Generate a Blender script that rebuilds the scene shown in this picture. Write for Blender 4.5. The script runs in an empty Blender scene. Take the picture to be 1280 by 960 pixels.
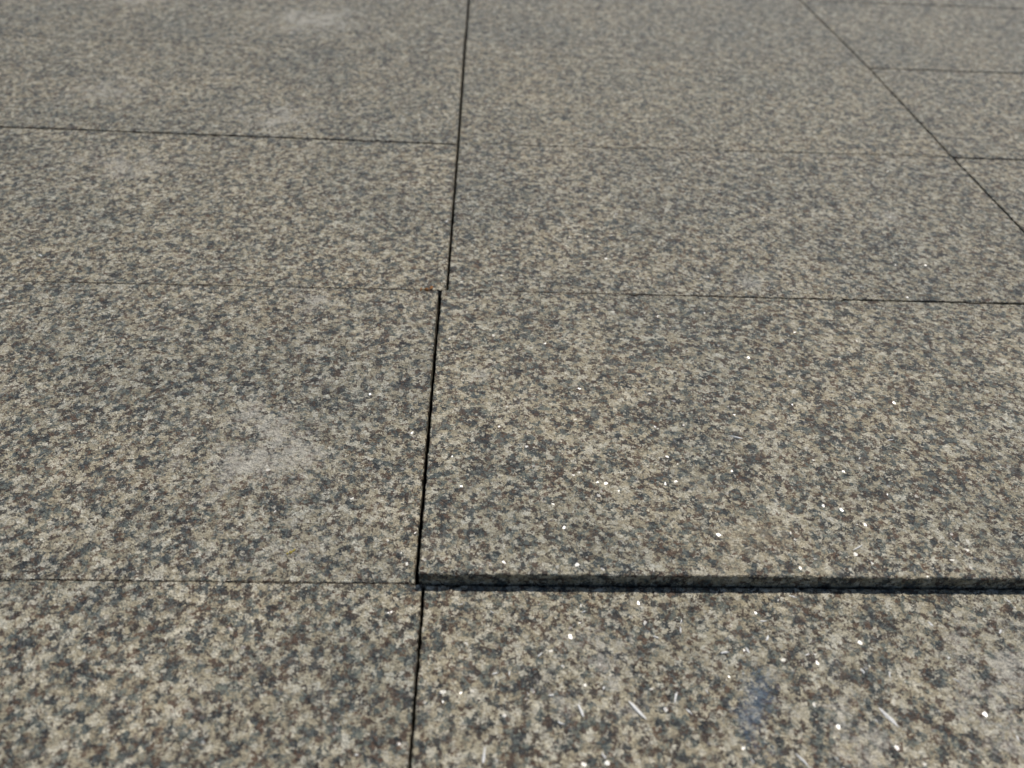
import bpy, bmesh, math, random
from mathutils import Matrix, Vector, noise
random.seed(7)
sc=bpy.context.scene
sc.view_settings.view_transform='Standard'; sc.view_settings.look='None'; sc.view_settings.exposure=0
# ---------------- camera
cam=bpy.data.cameras.new("camera");co=bpy.data.objects.new("camera",cam);sc.collection.objects.link(co);sc.camera=co
pitch,yaw,roll=0.7378,-0.0548,0.0557
Rm=Matrix.Rotation(yaw,3,'Z')@Matrix.Rotation(math.pi/2-pitch,3,'X')@Matrix.Rotation(roll,3,'Z')
co.matrix_world=Matrix.Translation((0.0319,-0.2598,0.3993))@Rm.to_4x4()
cam.sensor_width=36;cam.lens=36*957.01/1280;cam.clip_start=0.01;cam.clip_end=500
cam.dof.use_dof=True;cam.dof.focus_distance=0.56
cam.dof.aperture_fstop=(cam.lens/1000)/0.0048
# ---------------- light
sun_el=math.radians(59);az=math.radians(22)   # azimuth from +Y towards +X
w=bpy.data.worlds.new("World");sc.world=w;w.use_nodes=True
nt=w.node_tree;sky=nt.nodes.new('ShaderNodeTexSky');sky.sky_type='NISHITA';sky.sun_disc=False
sky.sun_elevation=sun_el;sky.sun_rotation=az
nt.links.new(sky.outputs[0],nt.nodes['Background'].inputs[0]);nt.nodes['Background'].inputs[1].default_value=0.07
sl=bpy.data.lights.new("sun",'SUN');sl.energy=3.8;sl.angle=math.radians(0.5);sl.color=(1,.955,.88)
so=bpy.data.objects.new("sun",sl);sc.collection.objects.link(so)
d=Vector((math.sin(az)*math.cos(sun_el),math.cos(az)*math.cos(sun_el),math.sin(sun_el)))
so.rotation_euler=d.to_track_quat('Z','Y').to_euler();so.location=d*5
# ---------------- node helpers
class G:
    def __init__(s,name):
        s.m=bpy.data.materials.new(name);s.m.use_nodes=True;s.t=s.m.node_tree
        s.b=s.t.nodes['Principled BSDF'];s.out=s.t.nodes['Material Output']
    def n(s,ty,**k):
        x=s.t.nodes.new(ty)
        for a,v in k.items(): setattr(x,a,v)
        return x
    def put(s,sock,v):
        if isinstance(v,bpy.types.NodeSocket): s.t.links.new(v,sock)
        else: sock.default_value=v
    def math(s,op,a,b=0.0,c=0.0,clamp=False):
        x=s.n('ShaderNodeMath',operation=op,use_clamp=clamp);s.put(x.inputs[0],a);s.put(x.inputs[1],b);s.put(x.inputs[2],c);return x.outputs[0]
    def vm(s,op,a,b=(0,0,0),sc=None):
        x=s.n('ShaderNodeVectorMath',operation=op);s.put(x.inputs[0],a)
        if op!='NORMALIZE' and op!='LENGTH' and op!='SCALE': s.put(x.inputs[1],b)
        if sc is not None: s.put(x.inputs['Scale'],sc)
        return x.outputs['Value'] if op in('LENGTH','DISTANCE') else x.outputs[0]
    def noise(s,v,scale,detail=2,rough=.5):
        x=s.n('ShaderNodeTexNoise');s.put(x.inputs['Vector'],v);x.inputs['Scale'].default_value=scale;x.inputs['Detail'].default_value=detail;x.inputs['Roughness'].default_value=rough;return x
    def vor(s,v,scale,feature='F1'):
        x=s.n('ShaderNodeTexVoronoi',feature=feature);s.put(x.inputs['Vector'],v);x.inputs['Scale'].default_value=scale;return x
    def ramp(s,f,stops,interp='LINEAR'):
        x=s.n('ShaderNodeValToRGB');s.put(x.inputs[0],f);r=x.color_ramp;r.interpolation=interp
        while len(r.elements)<len(stops): r.elements.new(0.5)
        for e,(p,c) in zip(r.elements,stops): e.position=p;e.color=(*c,1)
        return x.outputs[0]
    def mix(s,f,a,b,mode='MIX'):
        x=s.n('ShaderNodeMix',data_type='RGBA',blend_type=mode);s.put(x.inputs[0],f)
        for i,v in((6,a),(7,b)): s.put(x.inputs[i],v if isinstance(v,bpy.types.NodeSocket) else (*v,1))
        return x.outputs[2]
    def mr(s,v,a,b,c=0,d=1):
        x=s.n('ShaderNodeMapRange',interpolation_type='SMOOTHSTEP');s.put(x.inputs[0],v)
        for i,q in enumerate((a,b,c,d)): s.put(x.inputs[i+1],q)
        return x.outputs[0]
def granite():
    g=G("flamed_granite");b=g.b
    tc=g.n('ShaderNodeTexCoord').outputs['Object'];rnd=g.n('ShaderNodeObjectInfo').outputs['Random']
    off=g.n('ShaderNodeCombineXYZ');g.put(off.inputs[0],g.math('MULTIPLY',rnd,37.));g.put(off.inputs[1],g.math('MULTIPLY',rnd,91.3));
    P=g.vm('ADD',tc,off.outputs[0])
    w1=g.noise(P,480,2,.65).outputs['Color']
    Pw=g.vm('ADD',P,g.vm('SCALE',g.vm('SUBTRACT',w1,(.5,.5,.5)),sc=.008))
    v1=g.vor(Pw,225);v2=g.vor(g.vm('ADD',Pw,(3.1,1.7,.4)),430)
    s1=g.n('ShaderNodeSeparateColor');g.put(s1.inputs[0],v1.outputs['Color'])
    s2=g.n('ShaderNodeSeparateColor');g.put(s2.inputs[0],v2.outputs['Color'])
    cl=g.noise(P,80,2,.55).outputs['Fac'];fine=g.noise(P,1400,2,.75).outputs['Fac'];big=g.noise(P,9,2,.55).outputs['Fac']
    val=g.math('ADD',g.math('MULTIPLY',s1.outputs[0],.74),g.math('MULTIPLY',g.math('SUBTRACT',cl,.5),.86))
    val=g.math('ADD',val,g.math('MULTIPLY',g.math('SUBTRACT',s2.outputs[1],.5),.32))
    val=g.math('ADD',val,.125)
    col=g.ramp(val,[(0,(.022,.023,.024)),(.17,(.044,.050,.051)),(.27,(.092,.107,.102)),(.41,(.158,.170,.142)),(.47,(.280,.240,.168)),(.66,(.365,.318,.224)),(.85,(.49,.445,.345)),(1,(.57,.54,.46))])
    fl=g.mr(g.math('ADD',s2.outputs[0],g.math('MULTIPLY',g.math('SUBTRACT',cl,.5),-.4)),.69,.73)
    flc=g.mix(s1.outputs[2],(.028,.023,.020),(.115,.068,.042))
    col=g.mix(g.math('MULTIPLY',fl,.95),col,flc)
    qz=g.mr(s2.outputs[2],.86,.89)
    col=g.mix(g.math('MULTIPLY',qz,.76),col,(.55,.51,.42))
    col=g.mix(1.0,col,g.ramp(fine,[(.25,(.45,.45,.45)),(.75,(1.5,1.5,1.5))]),'MULTIPLY')
    col=g.mix(1.0,col,g.ramp(big,[(.3,(.83,.86,.875)),(.7,(1.11,1.09,1.045))]),'MULTIPLY')
    col=g.mix(1.0,col,g.ramp(rnd,[(0,(.95,.955,.96)),(1,(1.04,1.03,1.0))]),'MULTIPLY')
    nz=g.noise(tc,48,4,.7).outputs['Fac'];nz2=g.noise(tc,420,2,.7).outputs['Fac']
    wst=g.noise(tc,22,3,.6).outputs['Color']
    ts=g.vm('ADD',tc,g.vm('SCALE',g.vm('SUBTRACT',wst,(.5,.5,.5)),sc=.09))
    nzs=g.math('ADD',g.math('MULTIPLY',g.math('SUBTRACT',nz,.5),5.2),g.math('MULTIPLY',g.math('SUBTRACT',nz2,.5),4.2))
    def stain_glint_spots(lst,cv=ts):
        tot=None
        for (x,y,r,st,asp) in lst:
            dv=g.vm('MULTIPLY',g.vm('SUBTRACT',cv,(x,y,0)),(1/asp/r,1/r,.3/r))
            m=g.math('MULTIPLY_ADD',g.vm('LENGTH',dv),-st,st)
            tot=m if tot is None else g.math('MAXIMUM',tot,m)
        return tot
    S=stain_glint_spots([(-.114,.106,.062,1.6,1),(-.077,.03,.024,1.2,1),(-.363,.517,.045,1.2,1.7),(-.238,1.02,.085,1.6,1.3),(-.221,.656,.05,1.2,1.5),
      (-.446,.72,.045,1.1,1.5),(-.345,.169,.03,1.0,1.),(-.53,1.09,.05,1.2,1.2),(.1,-.05,.025,1.,1.2),(.33,-.07,.05,1.3,1.),(.23,-.1,.03,1.1,1.)])
    S2=stain_glint_spots([(-.113,.283,.020,1.3,1.2),(.457,.455,.022,1.0,1.3),(.28,.326,.018,1.2,1.4),(.03,.183,.015,1.2,1.2),(-.114,.106,.03,1.2,1)],tc)  # second entry paints glints into the base colour as a pale spot
    film=g.mr(nz,.50,.75,0,.14)
    S=g.math('MAXIMUM',g.mr(g.math('ADD',g.math('MAXIMUM',S,S2),nzs),.25,1.9,0,.76),film)
    col=g.mix(S,col,(.50,.465,.395))
    Y=g.mr(g.math('ADD',stain_glint_spots([(.204,.026,.026,.8,1.2),(.5,.2,.03,.5,1.4)],tc),nzs),.2,1,0,.35);col=g.mix(Y,col,(.42,.35,.23))
    B=g.mr(g.math('ADD',stain_glint_spots([(.184,-.066,.024,1.7,.7),(.178,-.086,.022,1.4,.6)],tc),nzs),.2,2.2,0,.6);col=g.mix(B,col,(.07,.12,.19))  # muted blue tint patch with a broken edge
    g.put(b.inputs['Base Color'],col)
    ro=g.math('ADD',.45,g.math('MULTIPLY',s1.outputs[2],.25))
    g.put(b.inputs['Roughness'],g.math('SUBTRACT',ro,g.math('MULTIPLY',qz,.18)))
    b.inputs['Specular IOR Level'].default_value=.5
    h=g.math('ADD',g.math('MULTIPLY',s1.outputs[1],.7),g.math('MULTIPLY',g.noise(P,260,3,.7).outputs['Fac'],2.4))
    h=g.math('ADD',h,g.math('MULTIPLY',s2.outputs[1],.5))
    bp=g.n('ShaderNodeBump');g.put(bp.inputs['Height'],h);bp.inputs['Strength'].default_value=1.;bp.inputs['Distance'].default_value=.0016
    g.put(b.inputs['Normal'],bp.outputs[0])
    # crystal facets
    v3=g.vor(g.vm('ADD',P,(9.,4.,2.)),520);s3=g.n('ShaderNodeSeparateColor');g.put(s3.inputs[0],v3.outputs['Color'])
    wn=g.n('ShaderNodeTexWhiteNoise',noise_dimensions='3D');g.put(wn.inputs['Vector'],v3.outputs['Position'])
    N=g.n('ShaderNodeNewGeometry').outputs['Normal']
    fn=g.vm('NORMALIZE',g.vm('ADD',N,g.vm('SCALE',g.vm('SUBTRACT',wn.outputs['Color'],(.5,.5,.5)),sc=.34)))
    gl=g.n('ShaderNodeBsdfGlossy');gl.inputs['Roughness'].default_value=.32;gl.inputs['Color'].default_value=(.9,.9,.9,1);g.put(gl.inputs['Normal'],fn)
    ms=g.n('ShaderNodeMixShader');g.put(ms.inputs[0],g.math('MULTIPLY',g.mr(s3.outputs[0],.990,.992),.08))
    g.t.links.new(b.outputs[0],ms.inputs[1]);g.t.links.new(gl.outputs[0],ms.inputs[2]);g.t.links.new(ms.outputs[0],g.out.inputs[0])
    return g.m
def simple(name,c1,c2,scale,rough=.9,bump=.001):
    g=G(name);tc=g.n('ShaderNodeTexCoord').outputs['Object'];f=g.noise(tc,scale,3,.7).outputs['Fac']
    g.put(g.b.inputs['Base Color'],g.ramp(f,[(.3,c1),(.7,c2)]));g.b.inputs['Roughness'].default_value=rough
    bp=g.n('ShaderNodeBump');g.put(bp.inputs['Height'],f);bp.inputs['Distance'].default_value=bump;g.put(g.b.inputs['Normal'],bp.outputs[0]);return g.m
GR=granite()
# ---------------- slabs
pav=bpy.data.objects.new("granite_pavement",None);sc.collection.objects.link(pav)
TH=.04
def slab(c,fine=True):
    """c: four corners (x,y,z) ccw from front-left"""
    c=[Vector(q) for q in c];cen=sum(c,Vector())/4
    step=.002 if fine else .1
    ring=[]
    for i in range(4):
        a,b_=c[i],c[(i+1)%4];n=max(1,int((b_-a).length/step))
        dirn=(b_-a).normalized();inw=Vector((-dirn.y,dirn.x,0))
        for k in range(n):
            p=a.lerp(b_,k/n)
            ring.append((p,inw if k else (inw+(cen-a).normalized()).normalized()))
    bm=bmesh.new()
    def jit(p,s,sd): return noise.noise(Vector((p.x*s,p.y*s,sd)))
    top=[];mid=[];bot=[]
    for p,inw in ring:
        if fine:
            j=.0005*jit(p,120,1)+.0006*jit(p,420,3)
            chip=max(0,jit(p,80,9)-.34)*.006
            ch=.0004+.0009*abs(jit(p,330,5))+chip
            zt=.0005*jit(p,300,7)-.0002
        else: j=0;ch=.001;zt=0
        top.append(bm.verts.new(p+inw*(ch+j)+Vector((0,0,zt))))
        mid.append(bm.verts.new(p+inw*(j)+Vector((0,0,-ch*.8-.0003))))
        bot.append(bm.verts.new(p+inw*(j*.5)+Vector((0,0,-TH))))
    n=len(ring);bm.faces.new(top)
    for i in range(n):
        k=(i+1)%n
        bm.faces.new((mid[i],mid[k],top[k],top[i]));bm.faces.new((bot[i],bot[k],mid[k],mid[i]))
    bmesh.ops.triangulate(bm,faces=[f for f in bm.faces if len(f.verts)>4])
    me=bpy.data.meshes.new("slab");bm.to_mesh(me);bm.free();me.materials.append(GR)
    o=bpy.data.objects.new("slab",me);sc.collection.objects.link(o);o.parent=pav
    return o
def rect(x0,x1,y0,y1,z=0):
    return [(x0,y0,z),(x1,y0,z),(x1,y1,z),(x0,y1,z)]
R4=1.232
# left column (0.9 long)
slab([(-.9,-.3,0),(-.0009,-.3,0),(-.0012,-.0005,0),(-.9,.0014,0)])
slab([(-.9,.0018,0),(-.0060,0,0),(-.0076,.3011,0),(-.9,.2978,0)])
slab([(-.9,.2982,0),(-.0011,.3016,0),(-.0016,.5940,0),(-.9,.608,0)])
slab([(-.9,.6115,0),(-.0016,.5974,0),(-.0035,.8948,0),(-.9,.903,0)])
slab([(-.9,.9034,0),(-.0035,.8953,0),(-.0029,R4-.001,0),(-.9,R4,0)])
# middle column (its second slab stands proud along the front edge)
slab([(.0006,-.3,0),(.6,-.3,.001),(.6,-.0014,.001),(.0009,-.0014,0)])
slab([(-.0028,0,.0104),(.597,-.0002,.0100),(.597,.3000,.0),(-.0044,.3008,.001)])
slab([(.0012,.3014,0),(.5955,.3038,0),(.597,.604,0),(.0014,.5971,0)])
slab([(.0014,.5981,0),(.597,.6053,0),(.6025,.899,0),(.0006,.899,0)])
slab([(.0006,.8993,0),(.6025,.8993,0),(.5985,R4-.001,0),(.0008,R4-.001,0)])
# right column
rows=[-.3,.004,.304,.604,.9,R4+.004,1.54,1.84,2.14,2.44]
xs=[.6005,.6005,.6008,.6011,.6068,.6028,.6,.6,.6,.6]
for i in range(9):
    y0,y1=rows[i]+.0019,rows[i+1]-.0019
    slab([(xs[i],y0,-.001),(1.2,y0,-.001),(1.2,y1,-.001),(xs[i+1],y1,-.001)],0<i<6)
for i in range(5,9):
    y0,y1=rows[i]-.003,rows[i+1]-.0046
    slab(rect(-.9,-.003,y0,y1),i<6);slab(rect(.0008,.5975,y0,y1),i<6)
# surrounding paving
for r in range(-8,26):
    for cx0,cx1 in((-3.9,-3.3),(-3.3,-2.7),(-2.7,-2.1),(-2.1,-1.5),(-1.5,-.9),(-.9,0),(0,.6),(.6,1.2),(1.2,1.8),(1.8,2.4),(2.4,3.0),(3,3.6)):
        if cx0>=-.9 and cx1<=1.2 and -1<=r<8: continue
        dy=.04 if (r>=8 and -.9<=cx0 and cx1<=1.2) else 0
        slab(rect(cx0+.0012,cx1-.0012,r*.3+.0012+dy,(r+1)*.3-.0012+dy),False)
# ---------------- ground
def plane(name,s,z,mat):
    me=bpy.data.meshes.new(name);me.from_pydata([(-s,-s,z),(s,-s,z),(s,s,z),(-s,s,z)],[],[(0,1,2,3)]);me.materials.append(mat)
    o=bpy.data.objects.new(name,me);sc.collection.objects.link(o);return o
plane("ground",200,-.03,simple("dark_grit",(.012,.011,.010),(.03,.027,.022),400))
# ---------------- grit in joints, painted glint slivers
def grit(name,items,mat):
    bm=bmesh.new()
    for it in items:
        x,y,z,s=it[:4]
        r=bmesh.ops.create_icosphere(bm,subdivisions=1,radius=s)
        if len(it)>4: M=Matrix.Rotation(it[4],3,'Z')@Matrix.Rotation(random.uniform(-.3,.3),3,'X')@Matrix.Diagonal((it[5],.5,.25))
        else: M=Matrix.Rotation(random.random()*6,3,'Z')@Matrix.Diagonal((random.uniform(.7,1.7),random.uniform(.6,1),random.uniform(.4,.9)))
        for v in r['verts']: v.co=M@(v.co*random.uniform(.6,1.3))+Vector((x,y,z))
    me=bpy.data.meshes.new(name);bm.to_mesh(me);bm.free();me.materials.append(mat)
    o=bpy.data.objects.new(name,me);sc.collection.objects.link(o)
it=[]
U=random.uniform;Ga=random.gauss
for _ in range(500):
    x=U(-.6,0);it.append((x,-.0002-.002*x+Ga(0,.0005),-.0006,U(.0003,.0008)))
for _ in range(420):
    x=U(0,.25);it.append((x,.3010+x*.004+Ga(0,.0005),-.0005,U(.0003,.0009)))
for _ in range(400):
    x=U(-.6,0);it.append((x,.3013+.0037*x+Ga(0,.0006),-.0004,U(.0003,.0008)))
for _ in range(320):
    x=U(0,.597);it.append((x,.5977+.0118*x+Ga(0,.0005),-.0010,U(.0004,.0009)))
for _ in range(500):
    x=U(0,.6);it.append((x,.8991+Ga(0,.0004),-.0007,U(.0004,.0009)))
    x=U(-.7,0);it.append((x,.895-.0093*x+Ga(0,.0004),-.0007,U(.0004,.0009)))
grit("joint_soil",it,simple("brown_soil",(.04,.030,.022),(.12,.09,.06),900))
grit("dry_leaf_crumb",[(-.018,.3015,.0008,.0026),(-.014,.303,.0008,.0019),(-.023,.3005,.0006,.0016)],simple("dry_leaf",(.22,.09,.03),(.33,.16,.05),900))
grit("lichen_speck",[(-.083,.021,.0002,.0016),(-.0815,.0225,.0002,.0012),(-.085,.020,.0002,.0009)],simple("yellow_lichen",(.30,.24,.04),(.42,.34,.08),900))
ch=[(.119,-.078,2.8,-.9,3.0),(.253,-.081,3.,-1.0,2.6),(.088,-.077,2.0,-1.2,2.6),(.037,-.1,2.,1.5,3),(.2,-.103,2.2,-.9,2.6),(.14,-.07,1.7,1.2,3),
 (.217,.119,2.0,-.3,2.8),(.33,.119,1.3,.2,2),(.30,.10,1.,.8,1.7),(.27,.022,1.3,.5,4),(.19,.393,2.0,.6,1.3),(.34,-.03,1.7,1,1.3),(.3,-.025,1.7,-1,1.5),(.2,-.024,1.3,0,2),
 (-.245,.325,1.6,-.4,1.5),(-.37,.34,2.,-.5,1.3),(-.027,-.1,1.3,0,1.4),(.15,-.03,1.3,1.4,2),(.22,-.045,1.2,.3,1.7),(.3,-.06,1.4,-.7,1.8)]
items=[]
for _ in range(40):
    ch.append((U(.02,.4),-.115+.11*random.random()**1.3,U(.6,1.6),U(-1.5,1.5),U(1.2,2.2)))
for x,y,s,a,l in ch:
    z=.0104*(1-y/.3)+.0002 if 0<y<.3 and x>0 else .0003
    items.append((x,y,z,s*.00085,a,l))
grit("glint_chips",items,simple("glint_white",(.66,.65,.62),(.85,.84,.81),700,.3))  # white slivers stand in for sun glints, brightness put in their colour
